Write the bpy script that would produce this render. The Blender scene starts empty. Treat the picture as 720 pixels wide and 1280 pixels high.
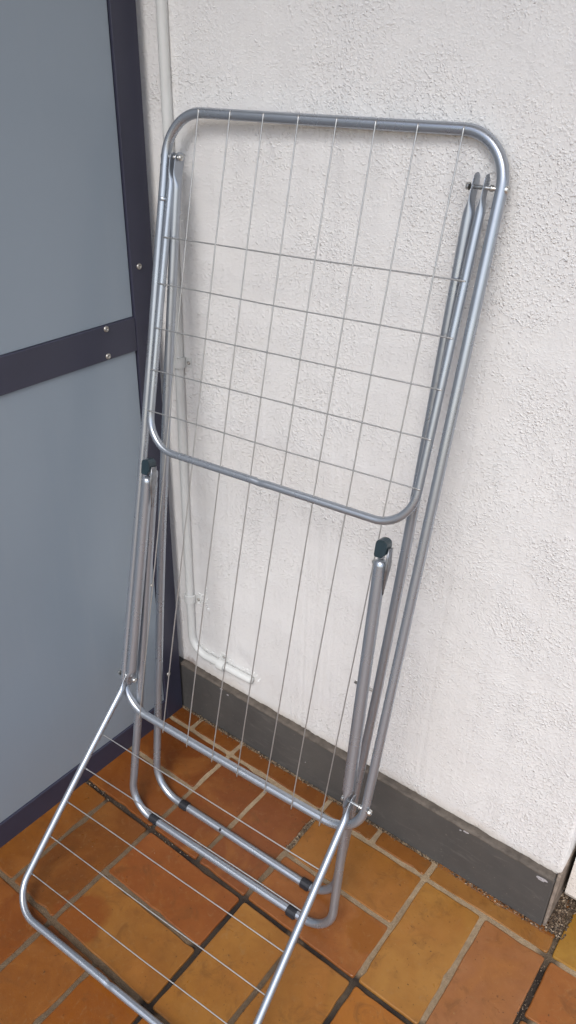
import bpy, bmesh, math, random
from mathutils import Vector, Matrix, noise
random.seed(7)
sc = bpy.context.scene
COL = sc.collection
V = Vector

# ------------------------------------------------------------------ camera
cam = bpy.data.cameras.new('camera'); camo = bpy.data.objects.new('camera', cam); COL.objects.link(camo)
cam.sensor_fit = 'VERTICAL'; cam.sensor_height = 24.0; cam.sensor_width = 24.0; cam.lens = 18.587
cam.clip_start = 0.02; cam.clip_end = 200
R3 = Matrix(((0.7946734, -0.3254100, 0.5124475), (0.6067113, 0.3981070, -0.6880495), (0.0198892, 0.8576824, 0.5137950)))
camo.matrix_world = Matrix.Translation((0.97276, -0.94120, 1.40391)) @ R3.to_4x4()
sc.camera = camo

# ------------------------------------------------------------------ sky, sun, exposure
SUN_EL, SUN_AZ = math.radians(48), math.radians(158)      # azimuth measured from +y towards +x
w = bpy.data.worlds.new('World'); sc.world = w; w.use_nodes = True
nt = w.node_tree; bg = nt.nodes['Background']
sky = nt.nodes.new('ShaderNodeTexSky'); sky.sky_type = 'NISHITA'; sky.sun_disc = False
sky.sun_elevation = SUN_EL; sky.sun_rotation = SUN_AZ; sky.air_density = 1.0; sky.dust_density = 2.0; sky.ozone_density = 1.0
hs = nt.nodes.new('ShaderNodeHueSaturation'); hs.inputs['Saturation'].default_value = 0.85
nt.links.new(sky.outputs[0], hs.inputs['Color']); nt.links.new(hs.outputs[0], bg.inputs[0])
bg.inputs[1].default_value = 0.138
sl = bpy.data.lights.new('sun', 'SUN'); sl.energy = 1.15; sl.angle = math.radians(30); sl.color = (.985, .985, .975)
so = bpy.data.objects.new('sun', sl); COL.objects.link(so)
sd = V((math.sin(SUN_AZ) * math.cos(SUN_EL), math.cos(SUN_AZ) * math.cos(SUN_EL), math.sin(SUN_EL)))
so.rotation_euler = sd.to_track_quat('Z', 'Y').to_euler()
sc.view_settings.view_transform = 'Standard'; sc.view_settings.look = 'None'; sc.view_settings.gamma = 1.0
sc.view_settings.exposure = 0.92; sc.view_settings.use_curve_mapping = False

# ------------------------------------------------------------------ helpers
def tag(o, label=None, cat=None, group=None, kind=None):
    if label: o['label'] = label
    if cat: o['category'] = cat
    if group: o['group'] = group
    if kind: o['kind'] = kind
    return o
def empty(name, loc=(0, 0, 0), rz=0):
    o = bpy.data.objects.new(name, None); COL.objects.link(o); o.location = loc; o.rotation_euler = (0, 0, rz)
    o.empty_display_size = .1
    return o
def link(name, bm, mats, parent=None, smooth=True, world=True):
    bmesh.ops.recalc_face_normals(bm, faces=bm.faces)
    me = bpy.data.meshes.new(name); bm.to_mesh(me); bm.free()
    for m in (mats if isinstance(mats, (list, tuple)) else [mats]): me.materials.append(m)
    if smooth:
        for p in me.polygons: p.use_smooth = True
    o = bpy.data.objects.new(name, me); COL.objects.link(o)
    if parent:
        o.parent = parent
        if world:                       # geometry given in world metres: undo the parent's place
            o.matrix_parent_inverse = wm(parent).inverted()
    return o
def wm(o):
    m = Matrix.LocRotScale(o.location, o.rotation_euler, o.scale)
    return (wm(o.parent) @ o.matrix_parent_inverse @ m) if o.parent else m
def box(bm, x0, x1, y0, y1, z0, z1, bev=0, seg=2, mi=0):
    r = bmesh.ops.create_cube(bm, size=1)
    vs = r['verts']
    for v in vs: v.co = V(((x0 + x1) / 2 + v.co.x * (x1 - x0), (y0 + y1) / 2 + v.co.y * (y1 - y0), (z0 + z1) / 2 + v.co.z * (z1 - z0)))
    fs = list({f for v in vs for f in v.link_faces})
    for f in fs: f.material_index = mi
    if bev:
        es = list({e for v in vs for e in v.link_edges})
        bmesh.ops.bevel(bm, geom=es, offset=bev, segments=seg, affect='EDGES', profile=.5)
def sweep(bm, pts, N, ra, seg=20, cap=True, ring=False):
    """tube along pts (in a plane with normal N); ra(i) -> (radius along N, radius in the plane)"""
    n = len(pts); rings = []
    for i, p in enumerate(pts):
        t = ((pts[(i + 1) % n] - pts[i - 1]) if ring else (pts[min(i + 1, n - 1)] - pts[max(i - 1, 0)])).normalized()
        e1 = (N - t * N.dot(t)).normalized(); e2 = t.cross(e1)
        a, b = ra(i) if callable(ra) else (ra, ra)
        rings.append([bm.verts.new(p + e1 * (a * math.cos(k * 2 * math.pi / seg)) + e2 * (b * math.sin(k * 2 * math.pi / seg))) for k in range(seg)])
    for i in range(n if ring else n - 1):
        if i == n - 1: rings.append(rings[0])
        for k in range(seg):
            bm.faces.new((rings[i][k], rings[i][(k + 1) % seg], rings[i + 1][(k + 1) % seg], rings[i + 1][k]))
    if cap and not ring:
        bm.faces.new(rings[0][::-1]); bm.faces.new(rings[-1])
def fillet(corners, R, step=.012):
    """polyline with rounded corners, resampled"""
    out = [corners[0].copy()]
    for i in range(1, len(corners) - 1):
        a, c, b = corners[i - 1], corners[i], corners[i + 1]
        da, db = (a - c), (b - c)
        r = min(R, da.length * .48, db.length * .48)
        p0, p1 = c + da.normalized() * r, c + db.normalized() * r
        _line(out, p0, step)
        k = .5523; h0, h1 = p0 + (c - p0) * k, p1 + (c - p1) * k
        m = 14
        for j in range(1, m + 1):
            t = j / m; out.append(p0 * (1 - t) ** 3 + h0 * 3 * t * (1 - t) ** 2 + h1 * 3 * t * t * (1 - t) + p1 * t ** 3)
    _line(out, corners[-1], step)
    return out
def _line(out, p, step):
    a = out[-1]; L = (p - a).length; n = max(1, int(L / step))
    for j in range(1, n + 1): out.append(a.lerp(p, j / n))
def cyl(bm, a, b, r, seg=16, r2=None):
    d = (b - a).normalized(); N = d.orthogonal().normalized()
    sweep(bm, [a, b], N, (lambda i: (r, r) if i == 0 else ((r2 or r), (r2 or r))), seg)
def disc_bolt(bm, c, nrm, r, h, seg=20):
    """domed round bolt head sitting on c along nrm with a hex-like socket ring"""
    nrm = nrm.normalized(); N = nrm.orthogonal().normalized(); B = nrm.cross(N)
    prof = [(r, -.002), (r, h * .45), (r * .86, h * .85), (r * .62, h), (r * .42, h), (r * .36, h * .45), (0.0002, h * .4)]
    rings = [[bm.verts.new(c + nrm * z + (N * math.cos(k * 2 * math.pi / seg) + B * math.sin(k * 2 * math.pi / seg)) * q) for k in range(seg)] for q, z in prof]
    for i in range(len(rings) - 1):
        for k in range(seg):
            bm.faces.new((rings[i][k], rings[i][(k + 1) % seg], rings[i + 1][(k + 1) % seg], rings[i + 1][k]))
    bm.faces.new(rings[-1])

# ------------------------------------------------------------------ materials
def mat(name):
    m = bpy.data.materials.new(name); m.use_nodes = True
    n = m.node_tree.nodes; return m, n, m.node_tree.links, n['Principled BSDF']
def setc(n, name, v): n.inputs[name].default_value = v
def N(nodes, t, **k):
    x = nodes.new(t)
    for a, b in k.items():
        if hasattr(x, a): setattr(x, a, b)
        else: x.inputs[a.replace('_', ' ')].default_value = b
    return x
def mixc(n, l, fac, a, b, bt='MIX'):
    x = n.new('ShaderNodeMix'); x.data_type = 'RGBA'; x.blend_type = bt
    for s, v in ((0, fac), (6, a), (7, b)):
        if hasattr(v, 'is_output') or isinstance(v, bpy.types.NodeSocket): l.new(v, x.inputs[s])
        elif s == 0: x.inputs[0].default_value = v
        else: x.inputs[s].default_value = (*v, 1) if len(v) == 3 else v
    return x.outputs[2]
def ramp(n, l, src, stops):
    r = n.new('ShaderNodeValToRGB'); l.new(src, r.inputs[0])
    e = r.color_ramp.elements
    while len(e) < len(stops): e.new(.5)
    for k, (p, c) in enumerate(stops):
        e[k].position = p; e[k].color = (c, c, c, 1) if not isinstance(c, tuple) else (*c, 1)
    return r.outputs[0]
def noisetex(n, l, scale, detail=4, rough=.55, vec=None, dist=0):
    x = n.new('ShaderNodeTexNoise'); setc(x, 'Scale', scale); setc(x, 'Detail', detail); setc(x, 'Roughness', rough); setc(x, 'Distortion', dist)
    if vec is not None: l.new(vec, x.inputs['Vector'])
    return x.outputs['Fac']
def geo(n): return n.new('ShaderNodeNewGeometry').outputs['Position']
def math_(n, l, op, a, b=None, c=None, clamp=False):
    x = n.new('ShaderNodeMath'); x.operation = op; x.use_clamp = clamp
    for i, v in enumerate((a, b, c)):
        if v is None: continue
        if isinstance(v, bpy.types.NodeSocket): l.new(v, x.inputs[i])
        else: x.inputs[i].default_value = v
    return x.outputs[0]
def bump(n, l, h, strength, dist, normal=None):
    b = n.new('ShaderNodeBump'); setc(b, 'Strength', strength); setc(b, 'Distance', dist); l.new(h, b.inputs['Height'])
    if normal is not None: l.new(normal, b.inputs['Normal'])
    return b.outputs[0]

def m_plaster():
    m, n, l, p = mat('white_plaster'); g = geo(n)
    big = noisetex(n, l, 2.2, 3, .5, g); mid = noisetex(n, l, 14, 4, .6, g)
    c = mixc(n, l, ramp(n, l, big, [(.3, 0.), (.7, 1.)]), (.705, .70, .69), (.733, .731, .723))
    c = mixc(n, l, ramp(n, l, mid, [(.35, 0.), (.62, .35)]), c, (.665, .665, .665))
    speck = ramp(n, l, noisetex(n, l, 260, 2, .5, g), [(.73, 0.), (.78, 1.)])
    speck = math_(n, l, 'MULTIPLY', speck, ramp(n, l, noisetex(n, l, 5, 2, .5, g), [(.5, 0.), (.65, .3)]))
    c = mixc(n, l, speck, c, (.36, .32, .29))
    # grime just over the ledge
    sx = n.new('ShaderNodeSeparateXYZ'); l.new(g, sx.inputs[0])
    gz = math_(n, l, 'ADD', sx.outputs[2], math_(n, l, 'MULTIPLY', mid, .05))
    gr = ramp(n, l, gz, [(.165, .5), (.19, 0.)])
    c = mixc(n, l, gr, c, (.50, .42, .34))
    dc = n.new('ShaderNodeVectorMath'); dc.operation = 'DISTANCE'; l.new(g, dc.inputs[0]); dc.inputs[1].default_value = (-.045, .058, .138)
    crust = ramp(n, l, math_(n, l, 'ADD', dc.outputs['Value'], math_(n, l, 'MULTIPLY', noisetex(n, l, 110, 3, .6, g), .03)), [(.022, .9), (.040, 0.)])
    c = mixc(n, l, crust, c, (.20, .13, .10))
    st = ramp(n, l, noisetex(n, l, 26, 5, .7, g, 1.2), [(.60, 0.), (.74, .22)])
    c = mixc(n, l, st, c, (.50, .48, .46))
    l.new(c, p.inputs['Base Color']); setc(p, 'Roughness', .82); setc(p, 'Specular IOR Level', .25)
    # trowelled rough cast: scattered crumbs of grain, faint waves, drag marks
    def crumbs(scale, keep, r):
        wv = n.new('ShaderNodeVectorMath'); wv.operation = 'MULTIPLY_ADD'
        nv = n.new('ShaderNodeTexNoise'); setc(nv, 'Scale', scale * .8); setc(nv, 'Detail', 1); l.new(g, nv.inputs['Vector'])
        l.new(nv.outputs['Color'], wv.inputs[0]); wv.inputs[1].default_value = (.9 / scale,) * 3; l.new(g, wv.inputs[2])
        vor = n.new('ShaderNodeTexVoronoi'); setc(vor, 'Scale', scale); l.new(wv.outputs[0], vor.inputs['Vector'])
        sp_ = n.new('ShaderNodeSeparateColor'); l.new(vor.outputs['Color'], sp_.inputs[0])
        k = ramp(n, l, sp_.outputs[0], [(keep, 0.), (min(.99, keep + .25), 1.)])
        return math_(n, l, 'MULTIPLY', ramp(n, l, vor.outputs['Distance'], [(0.05, 1.), (r, 0.)]), k)
    mask = ramp(n, l, noisetex(n, l, 4.2, 4, .6, g, .8), [(.40, .32), (.60, 1.)])
    mp = n.new('ShaderNodeMapping'); l.new(g, mp.inputs[0]); setc(mp, 'Rotation', (0, .75, 0)); setc(mp, 'Scale', (190, 190, 30))
    drag = noisetex(n, l, 1, 2, .5, mp.outputs[0])
    dmask = ramp(n, l, noisetex(n, l, 3.1, 2, .5, g), [(.54, 0.), (.68, 1.)])
    h = math_(n, l, 'ADD', math_(n, l, 'MULTIPLY', crumbs(330, .45, .5), .8), math_(n, l, 'MULTIPLY', crumbs(185, .70, .45), 1.1))
    h = math_(n, l, 'ADD', h, math_(n, l, 'MULTIPLY', ramp(n, l, noisetex(n, l, 230, 2, .5, g), [(.5, 0.), (.75, 1.)]), .7))
    h = math_(n, l, 'ADD', h, math_(n, l, 'MULTIPLY', math_(n, l, 'MULTIPLY', drag, dmask), .9))
    h = math_(n, l, 'MULTIPLY', h, mask)
    h = math_(n, l, 'ADD', h, math_(n, l, 'MULTIPLY', noisetex(n, l, 34, 3, .5, g), .9))
    h = math_(n, l, 'ADD', h, math_(n, l, 'MULTIPLY', noisetex(n, l, 420, 2, .6, g), .3))
    b1 = bump(n, l, h, 1.0, .00115)
    b2 = bump(n, l, noisetex(n, l, 7, 2, .5, g), .4, .010, b1)
    l.new(b2, p.inputs['Normal'])
    return m
def m_tube(name, base, rough=.33, dark=0):
    m, n, l, p = mat(name); g = geo(n)
    nz = noisetex(n, l, 22, 3, .55, g)
    c = mixc(n, l, ramp(n, l, nz, [(.35, 0.), (.7, 1.)]), base, tuple(x * .93 for x in base))
    sc_ = ramp(n, l, noisetex(n, l, 75, 5, .75, g, 1.5), [(.60, 0.), (.72, .35)])
    c = mixc(n, l, sc_, c, tuple(x * .62 for x in base))
    l.new(c, p.inputs['Base Color'])
    setc(p, 'Metallic', .74)
    l.new(ramp(n, l, nz, [(.3, rough - .02), (.7, rough + .05)]), p.inputs['Roughness'])
    return m
def m_simple(name, c, rough=.5, metal=0., nscale=40, var=.2, spec=.5, bmp=0.):
    m, n, l, p = mat(name); g = geo(n)
    nz = noisetex(n, l, nscale, 4, .6, g)
    l.new(mixc(n, l, ramp(n, l, nz, [(.3, 0.), (.7, 1.)]), c, tuple(x * (1 - var) for x in c)), p.inputs['Base Color'])
    setc(p, 'Roughness', rough); setc(p, 'Metallic', metal); setc(p, 'Specular IOR Level', spec)
    if bmp: l.new(bump(n, l, noisetex(n, l, nscale * 4, 3, .6, g), .5, bmp), p.inputs['Normal'])
    return m
def m_panel():
    m, n, l, p = mat('frosted_panel'); g = geo(n)
    nz = noisetex(n, l, 1.6, 3, .5, g)
    sxp = n.new('ShaderNodeSeparateXYZ'); l.new(g, sxp.inputs[0])
    mpp = n.new('ShaderNodeMapping'); l.new(g, mpp.inputs[0]); setc(mpp, 'Scale', (9, 22, 2.2))
    drip = ramp(n, l, noisetex(n, l, 1, 5, .65, mpp.outputs[0]), [(.50, 0.), (.75, .16)])
    dust = math_(n, l, 'MULTIPLY', ramp(n, l, sxp.outputs[2], [(.06, .30), (.28, 0.)]), noisetex(n, l, 60, 5, .7, g))
    cc = mixc(n, l, drip, (.213, .256, .303), (.28, .31, .34))
    cc = mixc(n, l, dust, cc, (.26, .22, .19))
    cc = mixc(n, l, ramp(n, l, noisetex(n, l, 300, 2, .5, g), [(.74, 0.), (.78, .25)]), cc, (.36, .38, .40))
    l.new(cc, p.inputs['Base Color'])
    smear = noisetex(n, l, 9, 5, .6, g, 1.0)
    l.new(ramp(n, l, smear, [(.3, .285), (.75, .30)]), p.inputs['Roughness'])
    setc(p, 'Specular IOR Level', .55)
    l.new(bump(n, l, noisetex(n, l, 500, 2, .5, g), .05, .0005), p.inputs['Normal'])
    return m
def m_tile():
    m, n, l, p = mat('terracotta_tile'); g = geo(n)
    at = n.new('ShaderNodeAttribute'); at.attribute_name = 'tone'
    c = at.outputs['Color']
    off = n.new('ShaderNodeVectorMath'); off.operation = 'MULTIPLY_ADD'
    l.new(c, off.inputs[0]); off.inputs[1].default_value = (37, 53, 71); l.new(g, off.inputs[2])
    cl = noisetex(n, l, 9, 4, .55, off.outputs[0], .7)
    cl2 = noisetex(n, l, 34, 5, .65, off.outputs[0], .4)
    c2 = mixc(n, l, ramp(n, l, cl, [(.34, 0.), (.66, .85)]), c, (.80, .68, .52), 'MULTIPLY')
    c3 = mixc(n, l, ramp(n, l, cl, [(.52, 0.), (.72, .40)]), c2, (.55, .25, .075))
    c3 = mixc(n, l, ramp(n, l, cl2, [(.42, 0.), (.72, .45)]), c3, (.72, .66, .62), 'MULTIPLY')
    # two old water/rust marks of their own shape
    for cx, cy, r, col in ((.592, -.165, .043, (.30, .105, .012)), (.935, -.150, .055, (.40, .125, .03)), (.16, -.47, .06, (.26, .07, .014)), (.75,-.33,.06,(.40,.13,.02))):
        d = n.new('ShaderNodeVectorMath'); d.operation = 'DISTANCE'; l.new(g, d.inputs[0]); d.inputs[1].default_value = (cx, cy, .004)
        dd = math_(n, l, 'ADD', d.outputs['Value'], math_(n, l, 'MULTIPLY', noisetex(n, l, 28, 3, .5, g), .05))
        c3 = mixc(n, l, ramp(n, l, math_(n, l, 'DIVIDE', dd, r + .025), [(.82, .75), (1.0, 0.)]), c3, col)
    sp = ramp(n, l, noisetex(n, l, 170, 2, .5, g), [(.70, 0.), (.76, .7)])
    c3 = mixc(n, l, sp, c3, (.07, .035, .015))
    sc1 = ramp(n, l, noisetex(n, l, 60, 5, .75, off.outputs[0], 1.5), [(.56, 0.), (.70, .30)])
    c3 = mixc(n, l, sc1, c3, (.40, .26, .15))
    sc2 = ramp(n, l, noisetex(n, l, 21, 5, .7, off.outputs[0], .8), [(.55, 0.), (.68, .45)])
    c3 = mixc(n, l, sc2, c3, (.16, .07, .025))
    sp2 = ramp(n, l, noisetex(n, l, 120, 3, .7, off.outputs[0]), [(.69, 0.), (.76, .5)])
    c3 = mixc(n, l, sp2, c3, (.50, .36, .2))
    hsv = n.new('ShaderNodeHueSaturation'); setc(hsv, 'Saturation', 1.); l.new(mixc(n, l, 1.0, c3, (.60, .57, .45), 'MULTIPLY'), hsv.inputs['Color'])
    l.new(hsv.outputs[0], p.inputs['Base Color'])
    l.new(ramp(n, l, cl2, [(.3, .27), (.75, .50)]), p.inputs['Roughness'])
    setc(p, 'Specular IOR Level', .35)
    h = math_(n, l, 'ADD', math_(n, l, 'MULTIPLY', noisetex(n, l, 18, 3, .5, g), 1.0), math_(n, l, 'MULTIPLY', noisetex(n, l, 160, 3, .6, g), .16))
    l.new(bump(n, l, h, .5, .0022), p.inputs['Normal'])
    return m
def m_grout():
    m, n, l, p = mat('tile_grout'); g = geo(n)
    at = n.new('ShaderNodeAttribute'); at.attribute_name = 'tone'
    a = noisetex(n, l, 90, 5, .7, g)
    c = mixc(n, l, ramp(n, l, a, [(.3, 0.), (.75, .8)]), at.outputs['Color'], (.55, .5, .45), 'MULTIPLY')
    l.new(c, p.inputs['Base Color']); setc(p, 'Roughness', .9)
    l.new(bump(n, l, noisetex(n, l, 400, 4, .7, g), .9, .0025), p.inputs['Normal'])
    return m

MT = m_tube('silver_paint', (.37, .40, .445), .27)
MW = m_simple('steel_wire', (.47, .47, .465), .36, .8, 60, .15)
MZ = m_simple('zinc_bolt', (.62, .62, .60), .28, .9, 90, .25)
MLV = m_simple('lever_steel', (.30, .31, .33), .34, .85, 120, .35)
MBK = m_simple('black_rubber', (.012, .013, .018), .5, 0, 80, .3)
MTL = m_simple('teal_plastic', (.018, .036, .046), .3, 0, 60, .25, .6)
MFR = m_simple('dark_frame_paint', (.032, .033, .056), .40, 0, 12, .15, .5, .0002)
MPN = m_panel(); MPL = m_plaster(); MTI = m_tile(); MGR = m_grout()
MBB = m_simple('slate_skirting', (.066, .063, .059), .5, 0, 7, .3, .3, .0012)
def m_skirt():
    m, n, l, p = mat('slate_skirting'); g = geo(n)
    c = mixc(n, l, ramp(n, l, noisetex(n, l, 6, 4, .6, g, .6), [(.3, 0.), (.7, 1.)]), (.052, .050, .049), (.076, .072, .067))
    mp = n.new('ShaderNodeMapping'); l.new(g, mp.inputs[0]); setc(mp, 'Scale', (14, 14, 70))
    c = mixc(n, l, ramp(n, l, noisetex(n, l, 1, 5, .7, mp.outputs[0], .6), [(.56, 0.), (.72, .5)]), c, (.13, .12, .11))
    c = mixc(n, l, ramp(n, l, noisetex(n, l, 210, 3, .6, g), [(.66, 0.), (.74, .6)]), c, (.17, .15, .13))
    l.new(c, p.inputs['Base Color']); l.new(ramp(n, l, noisetex(n, l, 18, 4, .6, g), [(.3, .42), (.7, .62)]), p.inputs['Roughness']); setc(p, 'Specular IOR Level', .3)
    l.new(bump(n, l, noisetex(n, l, 30, 4, .6, g), .5, .0012), p.inputs['Normal'])
    return m
MBB = m_skirt()
MLG = m_simple('ledge_render', (.125, .105, .088), .85, 0, 55, .5, .3, .002)
MPP = m_simple('conduit_plastic', (.58, .59, .58), .42, 0, 7, .12, .5)
MPB = m_simple('paint_splash', (.46, .44, .45), .6, 0, 350, .6)
MBS = m_simple('bolt_steel', (.45, .43, .40), .38, .8, 200, .3)

# ------------------------------------------------------------------ the floor: basket-weave clay tiles with mortar joints
U = .125
GX0, GX1, GY1 = -9, 26, 24          # columns (x) and rows (towards -y)
TONES = {(5, 0): (.47, .235, .065), (6, 0): (.42, .185, .085), (3, 0): (.41, .185, .048), (3, 1): (.365, .135, .042),
         (1, 0): (.26, .085, .028), (2, 0): (.28, .095, .035), (1, 2): (.33, .11, .032), (1, 3): (.38, .17, .045),
         (3, 2): (.43, .20, .05), (4, 2): (.42, .19, .048), (0, 2): (.245, .09, .022), (-1, 2): (.29, .11, .026),
         (-1, 0): (.24, .075, .018), (-1, 1): (.27, .09, .022), (5, 2): (.46, .18, .035), (7, 0): (.40, .15, .04), (7, 1): (.40, .17, .05),
         (-1, 4): (.29, .095, .022), (1, 4): (.33, .125, .03), (2, 4): (.34, .115, .02), (3, 4): (.40, .15, .03), (5, -1): (.40, .19, .06), (7, -2): (.45, .25, .045), (8, -2): (.45, .25, .045),
         (1, -1): (.27, .10, .03), (3, -2): (.30, .12, .035), (4, -2): (.32, .13, .035), (-1, -2): (.24, .08, .02), (0, -2): (.26, .09, .022)}
def tile_list():
    r = []
    for I in range(-5, 13):
        for J in range(-1, 12):
            x, y = 2 * I - 1, 2 * J
            if (I + J) % 2: r += [(x, y, 1, 2), (x + 1, y, 1, 2)]
            else: r += [(x, y, 2, 1), (x, y + 1, 2, 1)]
    return r
def build_floor():
    bm = bmesh.new(); lay = bm.loops.layers.float_color.new('tone')
    rnd = random.Random(3)
    g = .0048
    for (i, j, a, b) in tile_list():
        x0, x1 = i * U + g, (i + a) * U - g
        y1, y0 = -j * U - g, -(j + b) * U + g
        lim = .040 if x1 < .85 else .30
        if y0 > lim - .012: continue
        y1 = min(y1, lim)
        if x0 < .846 < x1 and y1 > .03: y1 = .038
        base = TONES.get((i, j))
        if base is None:
            k = rnd.random(); base = tuple(p * (1 - k) + q * k for p, q in zip((.29, .10, .028), (.44, .20, .055)))
        jit = [rnd.uniform(-.0009, .0009) for _ in range(8)]
        tz = [rnd.uniform(-.0006, .0006) for _ in range(4)]
        # outline with slightly rounded, uneven edge
        cs = [(x0 + jit[0], y0 + jit[1], tz[0]), (x1 + jit[2], y0 + jit[3], tz[1]), (x1 + jit[4], y1 + jit[5], tz[2]), (x0 + jit[6], y1 + jit[7], tz[3])]
        pts = []
        rr = .0045
        for q in range(4):
            c, p, nx = V(cs[q]), V(cs[q - 1]), V(cs[(q + 1) % 4])
            pa, pb = c + (p - c).normalized() * rr, c + (nx - c).normalized() * rr
            pts += [pa, (pa + pb + c * 2) / 4, pb]
            L = (nx - c).length; m = max(2, int(L / .02))
            for s in range(1, m):
                t = s / m; w_ = noise.noise(V((c.x * 9 + t * 5, c.y * 9, q * 3.1))) * .0016
                if rnd.random() < .07: w_ += rnd.uniform(.0012, .0030)
                e = (nx - c).normalized(); pts.append(c.lerp(nx, t) + V((-e.y, e.x, 0)) * w_)
        cen = V(((x0 + x1) / 2, (y0 + y1) / 2, 0))
        rings = []
        for ins, z in ((0., -.005), (.0, .0018), (.0008, .0032), (.0026, .004)):
            rings.append([bm.verts.new(V((p.x, p.y, p.z + z)) + V(((cen.x - p.x), (cen.y - p.y), 0)).normalized() * ins) for p in pts])
        fs = []
        n = len(pts)
        for k in range(3):
            for q in range(n): fs.append(bm.faces.new((rings[k][q], rings[k][(q + 1) % n], rings[k + 1][(q + 1) % n], rings[k + 1][q])))
        fs.append(bm.faces.new(rings[3]))
        for f in fs:
            f.smooth = False
            for lp in f.loops: lp[lay] = (*base, 1)
    # mortar bed: one sheet, its tone follows which joint it is (some are washed out dark)
    def tone(x, y):
        i, j = x / U, -y / U
        light, mid_, dark = V((.36, .27, .17)), V((.145, .098, .056)), V((.018, .012, .009))
        t = light if j < .6 else light.lerp(mid_, min(1, (j - .6) / 1.0))
        if i > 4.5: t = light.lerp(mid_, .35 if j > .5 else .1)
        d = 0
        if abs(j - 2) < .12 and 3.0 < i: d = .95
        if abs(j - 2) < .12 and -.6 < i <= 3.0: d = .85
        if abs(i - 3) < .12 and j > 2: d = .95
        if abs(i - 5) < .12 and j > 2: d = .9
        if abs(i - 7) < .12: d = .97 if j > .15 else .7
        if abs(i + 1) < .12 and j > 4: d = .8
        if abs(i - 3) < .12 and .3 < j < 1.0: d = .4
        nzv = noise.noise(V((x * 16, y * 16, 3)))
        if abs(i - 4) < .12 and j > 2: d = .25
        d = max(0, min(1, d + nzv * .35 * (1 if d > .1 else .5)))
        return t.lerp(dark, d), d
    cell = .0125
    xs = [GX0 * U + k * cell for k in range(int((26 * U - GX0 * U) / cell) + 1)]
    ys = [.12 - k * cell for k in range(int((.12 + 3.0) / cell) + 1)]
    # fine only where it is near; the rest coarse
    xs = [x for k, x in enumerate(xs) if (-.2 < x < 1.2) or k % 8 == 0]
    ys = [y for k, y in enumerate(ys) if y > -.95 or k % 8 == 0]
    xs = [-3.5] + xs + [6.0]; ys = [.35] + ys + [-6.0]
    grid = []
    for y in ys:
        grid.append([bm.verts.new((x, y, .0019 - .0035 * tone(x, y)[1] + .0009 * noise.noise(V((x * 60, y * 60, 0))))) for x in xs])
    for a in range(len(ys) - 1):
        for b in range(len(xs) - 1):
            f = bm.faces.new((grid[a][b], grid[a][b + 1], grid[a + 1][b + 1], grid[a + 1][b])); f.material_index = 1; f.smooth = True
            for lp in f.loops: lp[lay] = (*tone(lp.vert.co.x, lp.vert.co.y)[0], 1)
    o = link('floor', bm, [MTI, MGR], smooth=False)
    tag(o, kind='structure')
build_floor()

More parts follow.
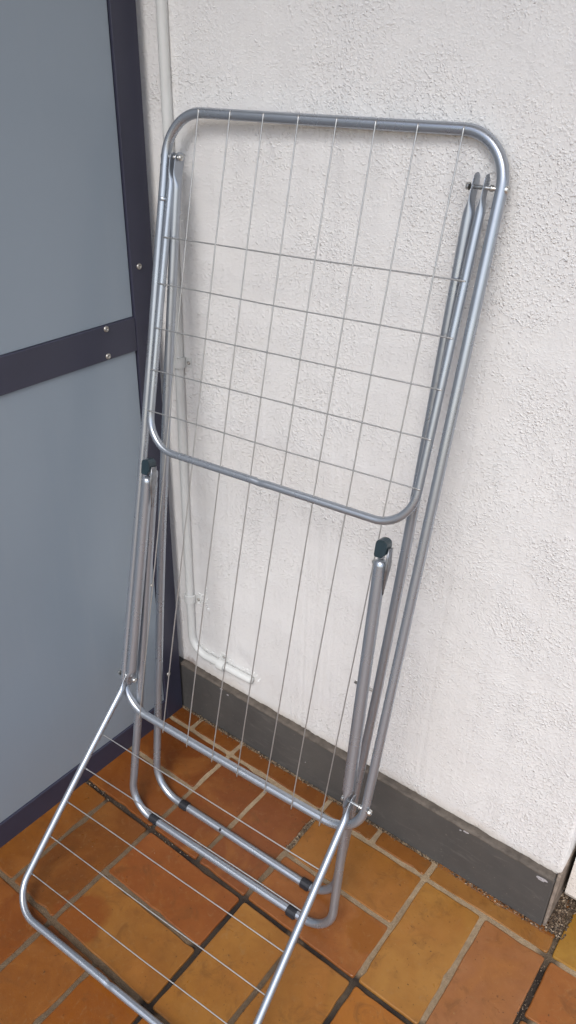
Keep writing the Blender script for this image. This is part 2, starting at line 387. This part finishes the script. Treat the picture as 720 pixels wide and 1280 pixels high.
# ------------------------------------------------------------------ plaster wall with slate skirting
WY = .058                      # wall face
wall = empty('plaster_wall', (-.3, .1, 0))
tag(wall, 'off-white rough plaster wall behind the drying rack, with dark slate skirting', 'wall')
def build_wall():
    bm = bmesh.new()
    # uneven lower edge of the plaster
    rnd = random.Random(5)
    x, pts = -2.2, []
    while x < .838: pts.append((x, .1385 + (.004 * noise.noise(V((x * 30, 0, 1))) + .003 * noise.noise(V((x * 120, 4, 1)))))); x += .006
    pts.append((.842, .1405))
    H = 2.75
    lowF = [bm.verts.new((a, WY + .003, b)) for a, b in pts]; lowB = [bm.verts.new((a, WY + .012, .134)) for a, b in pts]
    up = [bm.verts.new((a, WY, b + .007)) for a, b in pts]; top = [bm.verts.new((a, WY, H)) for a, b in pts]
    for k in range(len(pts) - 1):
        bm.faces.new((lowB[k], lowB[k + 1], lowF[k + 1], lowF[k])); bm.faces.new((lowF[k], lowF[k + 1], up[k + 1], up[k])); bm.faces.new((up[k], up[k + 1], top[k + 1], top[k]))
    # rounded outer corner and the return going back
    prev = (lowB[-1], lowF[-1], up[-1], top[-1])
    for (dx, dy) in ((.0022, .0006), (.004, .0022), (.0048, .005), (.005, .30)):
        cur = (bm.verts.new((.842 + dx, WY + .012 + dy, .134)), bm.verts.new((.842 + dx, WY + .003 + dy, .1405)), bm.verts.new((.842 + dx, WY + dy, .1475)), bm.verts.new((.842 + dx, WY + dy, H)))
        for k in range(3): bm.faces.new((prev[k], cur[k], cur[k + 1], prev[k + 1]))
        prev = cur
    link('plaster_face', bm, MPL, wall)
    bm = bmesh.new(); box(bm, -2.2, .842, .046, .34, -.02, .1375, .0015)
    bb = link('skirting_board', bm, MBB, wall, smooth=False)
    # mortar ledge on top of the skirting
    bm = bmesh.new()
    x, rows = -.066, []
    while x < .8435:
        w1 = .0012 * noise.noise(V((x * 60, 2, 7))); w2 = .0022 * noise.noise(V((x * 25, 9, 7)))
        rows.append([bm.verts.new((x, .0448 + w1, .1345 + w2 * .5)), bm.verts.new((x, .0440 + w1, .1385 + w2 * .6)), bm.verts.new((x, .051 + w1, .1400 + w2 * .6)), bm.verts.new((x, .080, .1405 + w2 * .3))]); x += .006
    for a, b in zip(rows, rows[1:]):
        for k in range(3): bm.faces.new((a[k], b[k], b[k + 1], a[k + 1]))
    bm.faces.new(rows[-1])
    link('mortar_ledge', bm, MLG, bb)
    # strip of bare render along the corner of the skirting
    bm = bmesh.new(); box(bm, .8425, .849, .050, .33, -.02, .150, .002)
    link('corner_render', bm, m_simple('bare_render', (.27, .22, .18), .9, 0, 70, .5, .2, .002), bb, smooth=False)
    # paint splashes on the skirting
    for (px, pz, r, sx) in ((.672, .131, .006, 1.2), (.660, .1275, .003, 1.0), (.821, .124, .0085, 1.5), (.079, .124, .0035, 1.), (.0605, .131, .004, 1.6), (.44, .098, .002, 1), (.30, .06, .0015, 1)):
        bm = bmesh.new(); vs = []
        c0 = bm.verts.new((px, .0448, pz)); m = 14
        for k in range(m):
            a = k * 2 * math.pi / m; q = r * (.75 + .5 * noise.noise(V((math.cos(a) * 1.3, math.sin(a) * 1.3, px * 50))))
            vs.append(bm.verts.new((px + q * sx * math.cos(a) + q * .4 * math.sin(a), .0457, pz + q * math.sin(a) * .75)))
        for k in range(m): bm.faces.new((c0, vs[k], vs[(k + 1) % m]))
        link('paint_splash', bm, MPB, bb)
build_wall()

def build_pier():
    bm = bmesh.new()
    # rough-bottomed white plaster reveal behind the corner
    prof = []
    for k in range(26):
        y = .098 + k * .012
        prof.append((y, .030 + .012 * noise.noise(V((y * 26, 3, 3))) + (.03 if k == 0 else .008 if k == 1 else 0)))
    L = [bm.verts.new((.8565 + .003 * noise.noise(V((y * 40, 1, 1))), y, z)) for y, z in prof]; Rr = [bm.verts.new((1.25, y, z + .002)) for y, z in prof]
    LT = [bm.verts.new((.8565, y, 2.6)) for y, z in prof]; RT = [bm.verts.new((1.25, y, 2.6)) for y, z in prof]
    for k in range(len(prof) - 1):
        bm.faces.new((L[k], L[k + 1], LT[k + 1], LT[k])); bm.faces.new((L[k], Rr[k], Rr[k + 1], L[k + 1])); bm.faces.new((Rr[k], RT[k], RT[k + 1], Rr[k + 1])); bm.faces.new((LT[k], LT[k+1], RT[k+1], RT[k]))
    bm.faces.new((L[0], LT[0], RT[0], Rr[0]))
    o = link('plaster_pier', bm, MPL, smooth=False)
    tag(o, 'white plaster pier with a ragged lower edge at the right end of the skirting', 'wall')
build_pier()

# ------------------------------------------------------------------ added overhead slab (unseen, put in to darken the wall towards its top)
MCO = m_simple('painted_concrete', (.62, .61, .59), .85, 0, 5, .1, .2, .001)
bm = bmesh.new(); box(bm, -3.4, 5.5, -1.15, .6, 2.75, 2.95, .01); tag(link('added_ceiling', bm, MCO, smooth=False), kind='structure')

# ------------------------------------------------------------------ grit along the skirting
def m_grit():
    m, n, l, p = mat('grit'); g = geo(n)
    vor = n.new('ShaderNodeTexVoronoi'); setc(vor, 'Scale', 330); l.new(g, vor.inputs['Vector'])
    s = n.new('ShaderNodeSeparateColor'); l.new(vor.outputs['Color'], s.inputs[0])
    r = n.new('ShaderNodeValToRGB'); l.new(s.outputs[0], r.inputs[0]); e = r.color_ramp.elements
    e[0].position = 0; e[0].color = (.018, .012, .008, 1); e[1].position = 1; e[1].color = (.42, .34, .25, 1)
    x = e.new(.6); x.color = (.09, .06, .038, 1)
    x = e.new(.86); x.color = (.20, .14, .09, 1)
    l.new(r.outputs[0], p.inputs['Base Color']); setc(p, 'Roughness', .9)
    return m
def build_grit():
    rnd = random.Random(11); bm = bmesh.new()
    def stone(x, y, z, r):
        c = V((x, y, z)); vs = []
        A = Matrix.Rotation(rnd.uniform(0, 6.28), 3, V((rnd.uniform(-1, 1), rnd.uniform(-1, 1), rnd.uniform(-1, 1) + .01)).normalized())
        for d in ((1, 0, 0), (-1, 0, 0), (0, 1, 0), (0, -1, 0), (0, 0, 1), (0, 0, -1)):
            vs.append(bm.verts.new(c + A @ (V(d) * r * rnd.uniform(.6, 1.2))))
        for a, b, cc in ((0, 2, 4), (2, 1, 4), (1, 3, 4), (3, 0, 4), (2, 0, 5), (1, 2, 5), (3, 1, 5), (0, 3, 5)): bm.faces.new((vs[a], vs[b], vs[cc]))
    for k in range(3400):                           # the seam at the foot of the skirting
        x = rnd.uniform(-.06, .85)
        dens = .35 + .65 * max(0, noise.noise(V((x * 9, 0, 5))) + .5)
        if rnd.random() > dens: continue
        y = .0455 - abs(rnd.gauss(0, .0045)); stone(x, y, .001 + rnd.uniform(0, .0042), rnd.choice((.0008, .0011, .0015, .002)))
    for k in range(700):                            # dirt caught in open joints
        if rnd.random() < .55: x, y = 3 * U + rnd.gauss(0, .004), -rnd.uniform(-.02, .9) * U
        elif rnd.random() < .5: x, y = 7 * U + rnd.gauss(0, .003), -rnd.uniform(-.4, 2.2) * U
        else: x, y = -.07 + rnd.random() ** 1.6 * .3, -2 * U + rnd.gauss(0, .003)
        stone(x, y, .0015 + rnd.uniform(0, .002), rnd.choice((.0008, .0012, .0016)))
    for k in range(2600):                           # heap in the corner gap
        x = .8495 + rnd.random() * .035; y = .044 + rnd.random() * .18
        if x > .862 + max(0, (.12 - y)) * .25: 
            if rnd.random() < .8: continue
        stone(x, y, .002 + .008 * (1 - abs(x - .862) / .03) * rnd.random() + .002, rnd.choice((.0012, .0018, .0024, .0032)))
    for k in range(90):                             # stray grains on the tiles
        stone(rnd.uniform(-.05, 1.0), rnd.uniform(-.5, .03), .005, rnd.choice((.0005, .0008)))
    o = link('gravel', bm, m_grit(), smooth=False)
    tag(o, 'brown grit and small gravel gathered along the foot of the skirting', 'gravel', kind='stuff')
build_grit()

# ------------------------------------------------------------------ partition
part = empty('balcony_partition', (-.064, 0, 0), -.0245)
tag(part, 'blue-grey frosted balcony partition in a dark bolted metal frame', 'partition')
def pbox(name, y0, y1, z0, z1, x0, x1, m, bev, parent=part):
    bm = bmesh.new(); box(bm, x0, x1, y0, y1, z0, z1, bev); return link(name, bm, m, parent, smooth=False, world=False)
ZT = 1.93
pbox('post', -.0105, .040, .003, ZT, -.030, 0, MFR, .0012)
pbox('post', -1.50, -1.45, .003, ZT, -.030, 0, MFR, .0012)
pbox('rail', -1.4495, -.011, .003, .062, -.030, -.001, MFR, .0012)
pbox('rail', -1.4495, -.011, .916, .977, -.030, -.001, MFR, .0012)
pbox('rail', -1.4495, -.011, ZT - .06, ZT, -.030, -.001, MFR, .0012)
pbox('panel_sheet', -1.4485, -.012, .0625, .9155, -.012, -.005, MPN, .0008)
pbox('panel_sheet', -1.4485, -.012, .9775, ZT - .0605, -.012, -.005, MPN, .0008)
for (y, z, on) in ((.0065, 1.0615, 0), (-.076, .9712, 1), (-.0776, .9232, 1), (.0085, .486, 0), (.003, .136, 0), (.0065, 1.56, 0), (-.71, .9712, 1), (-.71, .9232, 1)):
    bm = bmesh.new(); disc_bolt(bm, V((.0 if not on else -.001, y, z)), V((1, 0, 0)), .0052, .0028)
    link('bolt', bm, MBS, part, world=False)

# ------------------------------------------------------------------ conduit on the wall
pipe = empty('conduit_pipe', (-.026, .06, 0))
tag(pipe, 'pale plastic conduit clipped to the wall, running down and bending along the skirting top', 'pipe')
def build_pipe():
    r = .0088
    cor = [V((-.0205, .0515, 2.7)), V((-.0215, .0515, 1.2)), V((-.0275, .0515, .55)), V((-.029, .0505, .1985)), V((.148, .0500, .2035))]
    a = fillet(cor, .045, .02)
    # tight bend only at the elbow; open cut end with a wall thickness
    bm = bmesh.new(); sweep(bm, a, V((0, 1, 0)), r, 22, cap=False)
    e = a[-1]; d = (a[-1] - a[-2]).normalized()
    sweep(bm, [e + d * .0005, e - d * .012], V((0, 1, 0)), lambda i: (r * .78, r * .78), 22)
    link('pipe', bm, MPP, pipe)
    def clip(c, vert):
        bm = bmesh.new(); A = V((0, 0, 1)) if vert else d; w_ = .0095
        B = V((1, 0, 0)) if vert else V((0, 0, 1))
        rr = r + .0012
        prof = []
        for k in range(13):
            t = math.radians(-20 + k * 220 / 12); prof.append(c + B * (-rr * math.cos(t)) + V((0, -1, 0)) * rr * math.sin(t))
        prof.append(c + B * (rr + .001) + V((0, .009, 0))); prof.append(c + B * (rr + .017) + V((0, .0095, 0)))
        prev = None
        for q in prof:
            o_ = (q - c); o_.y = min(o_.y, 0); o_ = o_.normalized() * .0030 if o_.length > 0 else V((0, -.002, 0))
            if q in prof[-2:]: o_ = V((0, -.003, 0))
            cur = [bm.verts.new(q - A * w_ + o_), bm.verts.new(q + A * w_ + o_), bm.verts.new(q + A * w_), bm.verts.new(q - A * w_)]
            if prev:
                for k in range(4): bm.faces.new((prev[k], cur[k], cur[(k + 1) % 4], prev[(k + 1) % 4]))
            else: bm.faces.new(cur[::-1])
            prev = cur
        bm.faces.new(prev)
        cl = link('clip', bm, MPP, pipe, smooth=False)
        bm = bmesh.new(); disc_bolt(bm, c + B * (rr + .009) + V((0, .006, 0)), V((0, -1, 0)), .0036, .0022, 14); link('screw', bm, MBS, cl)
    rnd = random.Random(8); bm = bmesh.new()
    for k in range(70):
        if k == 28: link('paint_flake', bm, MPP, pipe, smooth=False); bm = bmesh.new()
        if k < 28: c = V((-.010 + rnd.random() * .03, .0555, .355 + rnd.gauss(0, .012)))
        else: c = V((-.012 + (k - 28) / 42 * .18, .0560, .196 + rnd.random() * .024))
        r_ = rnd.uniform(.0012, .0034); m = 7; vs = []
        top_ = bm.verts.new(c + V((0, -.0018 * rnd.random() - .0008, 0)))
        for q in range(m):
            a_ = q * 2 * math.pi / m; rr_ = r_ * rnd.uniform(.6, 1.3); vs.append(bm.verts.new(c + V((rr_ * math.cos(a_), .003, rr_ * math.sin(a_)))))
        for q in range(m): bm.faces.new((top_, vs[q], vs[(q + 1) % m]))
    link('paint_flake', bm, MPP, pipe, smooth=False)
    clip(V((-.0245, .0515, .888)), True); clip(V((-.0285, .0515, .345)), True); clip(V((.062, .0502, .2005)), False)
build_pipe()

# ------------------------------------------------------------------ drying rack
O = V((.0075238, .0308137, 1.3041667)); u = V((.9993241, .0350325, .0111420)); dn = V((.0187188, -.2240611, -.9743953)); nn = V((.0316390, -.9739453, .2245654))
u.normalize(); dn.normalize(); nn.normalize()
rack = empty('drying_rack', (.29, -.19, 0))
tag(rack, 'silver metal clothes drying rack leaning folded against the wall, lower wing down on the tiles', 'drying rack')
def P(a, b, A=O, d=dn, off=0):
    nrm = u.cross(d); 
    if nrm.dot(nn) < 0: nrm = -nrm
    return A + u * a + d * b + nrm * off
WR = random.Random(21)
def wire(bm, a, b, r=.00108):
    """drawn wire with a slight waviness and a flattened weld bead on each tube"""
    d = (b - a).normalized(); L = (b - a).length; e1 = d.orthogonal().normalized(); e2 = d.cross(e1)
    p1, p2, p3 = WR.uniform(-.0011, .0011), WR.uniform(-.0011, .0011), WR.uniform(-.0006, .0006)
    ts = [0, .002 / L, .004 / L, .007 / L, .010 / L, .013 / L] + [k / 18 for k in range(1, 18)] + [1 - .013 / L, 1 - .010 / L, 1 - .007 / L, 1 - .004 / L, 1 - .002 / L, 1]
    pts = [a.lerp(b, t) + e1 * (p1 * math.sin(math.pi * t) + p3 * math.sin(3 * math.pi * t)) + e2 * p2 * math.sin(math.pi * t) for t in ts]
    def rad(i):
        q = min(ts[i], 1 - ts[i]) * L
        k = r * (.8 if q < .001 else 1 + .55 * math.exp(-((q - .0055) / .003) ** 2))
        return (k, k)
    sweep(bm, pts, e1, rad, 8)
RM = .0076
# main frame
cs = [P(.27, 0), P(-.003, .001), P(.002, .55), P(.0005, 1.064), P(.27, 1.0668), P(.545, 1.0612), P(.5475, .55), P(.5492, -.002), P(.27, 0)]
def closed(cs, R):
    path = [cs[0].copy()]
    for i in range(1, len(cs) - 1):
        ang = (cs[i] - cs[i - 1]).angle(cs[i + 1] - cs[i])
        r = R if ang > .5 else .2
        a, c, b = cs[i - 1], cs[i], cs[i + 1]
        p0, p1 = c + (a - c).normalized() * r, c + (b - c).normalized() * r
        _line(path, p0, .02)
        k = .5523 if ang > .5 else .6666; h0, h1 = p0 + (c - p0) * k, p1 + (c - p1) * k
        for j in range(1, 17):
            t = j / 16; path.append(p0 * (1 - t) ** 3 + h0 * 3 * t * (1 - t) ** 2 + h1 * 3 * t * t * (1 - t) + p1 * t ** 3)
    _line(path, cs[-1], .02)
    return path
pc = closed(cs, .064); bm = bmesh.new(); sweep(bm, pc[:-1], nn, RM, 24, ring=True)
mainf = link('main_frame', bm, MT, rack)
bm = bmesh.new()                                  # crimped joint sleeve marks on the left side
for v_ in (.128,):
    q = [P(-.0005, v_ - .003), P(-.0005, v_ - .0015), P(-.0004, v_ + .0015), P(-.0004, v_ + .003)]
    sweep(bm, q, nn, lambda i: ((RM + .0002, RM + .0002) if i in (0, 3) else (RM + .0009, RM + .0009)), 24)
link('joint_ring', bm, MT, mainf)
wt = [.0622, .1222, .1825, .2425, .3045, .3644, .4256, .4879]; wb = [.0560, .1175, .1778, .2385, .2973, .3590, .4165, .4745]
for k in range(8):
    bm = bmesh.new(); wire(bm, P(wt[k], -.0035, off=RM + .0003), P(wb[k], 1.0735, off=RM + .0003)); link('wire', bm, MW, mainf)

def flat_u(bm, A, d, left, right, bottom, Rc, rt, flat_len=.045, drop=(0, 0), seg=22, kl=0., kr=0., dent=0, back=0):
    """U of tube: two arms with pressed flat, rounded upper ends; left/right = (u at top, u at bottom), bottom = v of the bar"""
    nrm = u.cross(d)
    if nrm.dot(nn) < 0: nrm = -nrm
    L = [P(left[0], drop[0], A, d), P((left[0] + left[1]) / 2 + kl, bottom[0] / 2, A, d), P(left[1], bottom[0], A, d)]
    Rr = [P(right[1], bottom[1], A, d), P((right[0] + right[1]) / 2 + kr, bottom[1] / 2, A, d), P(right[0], drop[1], A, d)]
    pts = []
    c = L + Rr
    path = [c[0].copy()]
    # fine steps over the flattened end
    for i in range(1, 5):
        a, cc, b = c[i - 1], c[i], c[i + 1]
        ang = (cc - a).angle(b - cc); r = Rc if ang > .5 else min((a - cc).length, (b - cc).length) * .4
        p0, p1 = cc + (a - cc).normalized() * r, cc + (b - cc).normalized() * r
        if i == 1: _line(path, path[0] + (p0 - path[0]).normalized() * .016, .0013)
        _line(path, p0, .006)
        k = .5523 if ang > .5 else .6666; h0, h1 = p0 + (cc - p0) * k, p1 + (cc - p1) * k
        for j in range(1, 17):
            t = j / 16; path.append(p0 * (1 - t) ** 3 + h0 * 3 * t * (1 - t) ** 2 + h1 * 3 * t * t * (1 - t) + p1 * t ** 3)
    _line(path, c[-1] + (path[-1] - c[-1]).normalized() * .016, .006)
    _line(path, c[-1], .0013)
    s = [0.0]
    for a, b in zip(path, path[1:]): s.append(s[-1] + (b - a).length)
    T = s[-1]
    def prof(x):                                    # distance from the tip -> (radius along normal, in-plane radius)
        if x < .009: q = math.sqrt(max(0.02, 1 - ((.009 - x) / .009) ** 2)); return (rt * 1.4 * q, .0012)
        if x < flat_len * .55: return (rt * 1.4, .0012)
        if x < flat_len: t = (x - flat_len * .55) / (flat_len * .45); t = t * t * (3 - 2 * t); return (rt * (1.4 - .4 * t), .0012 + (rt - .0012) * t)
        return (rt, rt)
    if dent:
        Lh = s[-1] / 2 + dent
        for i, p_ in enumerate(path):
            q = abs(s[i] - Lh)
            if q < .011: path[i] = p_ + d * .0012 * (1 - q / .011)
    def prof2(i):
        a, b = prof(min(s[i], T - s[i]))
        if dent and abs(s[i] - T / 2 - dent) < .009: f_ = 1 - .22 * (1 - abs(s[i] - T / 2 - dent) / .009); return (a * f_, b * (.6 + .4 * f_))
        return (a, b)
    if back:
        for i, p_ in enumerate(path):
            x = min(s[i], T - s[i]) / flat_len
            if x < 1: path[i] = p_ - nrm * back * (1 - x * x * (3 - 2 * x))
    sweep(bm, path, nrm, prof2, seg)

# upper wing, folded down flat over the frame
th = .0137; dW = (dn * math.cos(th) + nn * math.sin(th)).normalized(); AW = O + dn * .06
bm = bmesh.new(); flat_u(bm, AW, dW, (.0135, .0175), (.5285, .5245), (.4712, .4582), .058, .0062, drop=(-.002, -.014), kl=-.001, dent=-.012)
wing = link('wing', bm, MT, rack)
wl = [.1245, .1966, .2676, .3371, .4070]; wr = [.1137, .186, .2539, .3223, .3942]
for k in range(5):
    bm = bmesh.new(); wire(bm, P(.0125, wl[k], AW, dW, .0064), P(.5310, wr[k], AW, dW, .0064)); link('wire', bm, MW, wing)
# lower wing, let down towards the camera onto the floor
th = .593; dV = (dn * math.cos(th) + nn * math.sin(th)).normalized(); AV = O + dn * .997
bm = bmesh.new(); flat_u(bm, AV, dV, (.0135, .0115), (.5215, .5255), (.4635, .4575), .058, .0064, drop=(-.010, -.010), kl=-.002, dent=-.004)
wing2 = link('wing', bm, MT, rack)
vl = [.1226, .1923, .2610, .3291, .4019]; vr = [.1214, .190, .2568, .3254, .394]
for k in range(5):
    bm = bmesh.new(); wire(bm, P(.0110, vl[k], AV, dV, -.0066), P(.5260, vr[k], AV, dV, -.0066)); link('wire', bm, MW, wing2)
# inner leg: from the upper pins down behind the frame to the floor
top = O + dn * .06; foot = V((.27, -.1625, .0085)); tp = top + u * (foot - top).dot(u)
dA = (foot - tp); LA = dA.length; dA.normalize()
bm = bmesh.new(); flat_u(bm, top, dA, (.0225, .0315), (.5130, .4830), (LA, LA + .004), .062, .0078, drop=(-.003, -.015), flat_len=.05, kl=-.010, kr=.008, back=.0045)
legA = link('leg_frame', bm, MT, rack)
# outer leg: from the clips down to the floor, in front
A2 = O + dn * .565 + nn * .020; foot2 = V((.295, -.2235, .0085)); tp = A2 + u * (foot2 - A2).dot(u)
dB = (foot2 - tp); LB = dB.length; dB.normalize()
bm = bmesh.new(); flat_u(bm, A2, dB, (.0480, .0195), (.4960, .5170), (LB + .004, LB + .000), .062, .0078, drop=(-.002, -.002), flat_len=.03, kl=.002, kr=.002)
legB = link('leg_frame', bm, MT, rack)
for (A_, d_, L_, par, us, e0) in ((top, dA, LA, legA, (.113, .4235), .002), (A2, dB, LB, legB, (.085, .4345), .002)):
    for q in us:
        bm = bmesh.new(); c = P(q, L_ + e0, A_, d_)
        pts = [c - u * .0105, c - u * .0095, c + u * .0095, c + u * .0105]
        sweep(bm, pts, d_, lambda i: (.0086, .0086) if i in (0, 3) else (.0095, .0095), 22)
        box(bm, c.x - .009, c.x + .009, c.y - .0105, c.y + .0105, .0042, .009, .001)
        link('foot_cap', bm, MBK, par, smooth=False)
bm = bmesh.new(); c = P(.2145 + .0, LA + .002, top, dA); disc = nn * .3 + V((0, -.5, .8)); disc.normalize()
cyl(bm, c + disc * .0065, c + disc * .0081, .0030, 14)
link('drain_hole', bm, MBK, legA)
# struts: from the lower pins up to the clips
th = .05; dS = (-dn * math.cos(th) + nn * math.sin(th)).normalized(); AS = O + dn * 1.0 + nn * .012
for side, (u0, u1) in enumerate((((.0290), (.0475)), ((.5165), (.5025)))):
    bm = bmesh.new()
    L = (.428, .438)[side]; path = []
    m = 90
    for k in range(m + 1):
        t = k / m; path.append(P(u0 + (u1 - u0) * t, -.006 + t * (L + .006), AS, dS))
    s_ = [k * (L + .006) / m for k in range(m + 1)]; rt = .0097
    def prof(i):
        x = s_[i]; y = s_[-1] - x
        if x < .035:
            if x < .008: q = math.sqrt(max(.03, 1 - ((.008 - x) / .008) ** 2)); return (rt * 1.2 * q, .0012)
            if x < .018: return (rt * 1.2, .0012)
            t = (x - .018) / .017; t = t * t * (3 - 2 * t); return (rt * (1.2 - .2 * t), .0012 + (rt - .0012) * t)
        if y < .006: q = math.sqrt(max(.25, 1 - ((.006 - y) / .006) ** 2)); return (rt * q, rt * q)
        return (rt, rt)
    sweep(bm, path, nn, prof, 22)
    st = link('strut', bm, MT, rack)
    tp = path[-1]; ax = dS
    # bracket cheeks, teal clip cap, spring lever
    sg = 1 if side else 1
    bm = bmesh.new()
    def obox(bm, c, ex, ey, ez, X, Y, Z, bev):
        b2 = bmesh.new(); box(b2, -ex, ex, -ey, ey, -ez, ez, bev)
        Mx = Matrix((X, Y, Z)).transposed()
        mp = {}
        for v in b2.verts: mp[v] = bm.verts.new(c + Mx @ v.co)
        for f in b2.faces: bm.faces.new([mp[v] for v in f.verts])
        b2.free()
    Yv = u.cross(ax).normalized()
    if Yv.dot(nn) < 0: Yv = -Yv
    Xv = u
    # plastic cap: hooked block
    b3 = bmesh.new(); 
    prof_pts = [(-.0075, .004), (-.0088, .006), (-.0088, .024), (-.0075, .0290), (-.002, .0315), (.004, .0315), (.0085, .0285), (.0092, .022), (.0092, .012), (.006, .0085), (.003, .004)]
    for yy in (-.0085, .0085):
        pass
    F = [bm.verts.new(tp + Xv * a + ax * b + Yv * .0088) for a, b in prof_pts]; Bk = [bm.verts.new(tp + Xv * a + ax * b - Yv * .0088) for a, b in prof_pts]
    bm.faces.new(F); bm.faces.new(Bk[::-1])
    for k in range(len(F)): bm.faces.new((F[k], Bk[k], Bk[(k + 1) % len(F)], F[(k + 1) % len(F)]))
    bmesh.ops.bevel(bm, geom=list(bm.edges), offset=.0009, segments=2, affect='EDGES')
    link('clip_cap', bm, MTL, st, smooth=False); b3.free()
    bm = bmesh.new()
    cheek = [(.0, .007), (.0035, .020), (.005, .004), (.0062, -.012), (.0050, -.030), (.0035, -.044), (.0015, -.052)]
    pa = [tp + u * (.0112 + .3 * a) + ax * b + Yv * (a * .4 - .0015) for a, b in [(0, .020), (.003, .006), (.0062, -.006), (.0070, -.016), (.0050, -.030), (.0035, -.042), (.0015, -.054)]]
    wd = [.0065, .0072, .0080, .0070, .0044, .0026, .0010]; tk = [.0022, .0026, .0034, .0028, .0018, .0012, .0008]
    sweep(bm, pa, Yv, lambda i: (wd[i], tk[i]), 16)
    link('spring_lever', bm, MLV, st)
    bm = bmesh.new()
    bl = tp - ax * .008
    cyl(bm, bl - u * .0125, bl + u * .0150, .0022, 12); disc_bolt(bm, bl + u * .0125, u, .0046, .0022, 16); disc_bolt(bm, bl - u * .0095, -u, .0044, .0022, 16)
    link('bolt', bm, MZ, st)
# pins with washers at the four corners of the frame
for (v_, ua, ub, ins) in ((.0655, -.0085, .029, 1), (.062, .5050, .5570, -1), (.999, -.0085, .032, 1), (.999, .5050, .5570, -1)):
    off = .0 if v_ < .5 else .004
    bm = bmesh.new(); a, b = P(ua, v_, off=off), P(ub, v_, off=off)
    cyl(bm, a, b, .0026, 14)
    for k in ((ub, u) if ins < 0 else (ua, -u),): disc_bolt(bm, P(k[0] - (.0015 if ins < 0 else -.0015), v_, off=off), k[1], .0052, .0032, 16)
    disc_bolt(bm, P(ub if ins > 0 else ua, v_, off=off), u if ins > 0 else -u, .0048, .0022, 16)
    cyl(bm, P(.009 if ins > 0 else .538, v_, off=off), P(.0115 if ins > 0 else .535, v_, off=off), .0042, 14)
    link('hinge_pin', bm, MZ, rack)
# crossing rivets of the two legs
for (uu, vv) in ((.036, .79), (.500, .79)):
    bm = bmesh.new(); c = P(uu, vv, off=.0); disc_bolt(bm, P(uu - .006 if uu > .3 else uu + .006, vv, off=.004), -u if uu > .3 else u, .004, .003, 14); cyl(bm, c - u * .016, c + u * .016, .0024, 12); link('rivet', bm, MBS, rack)
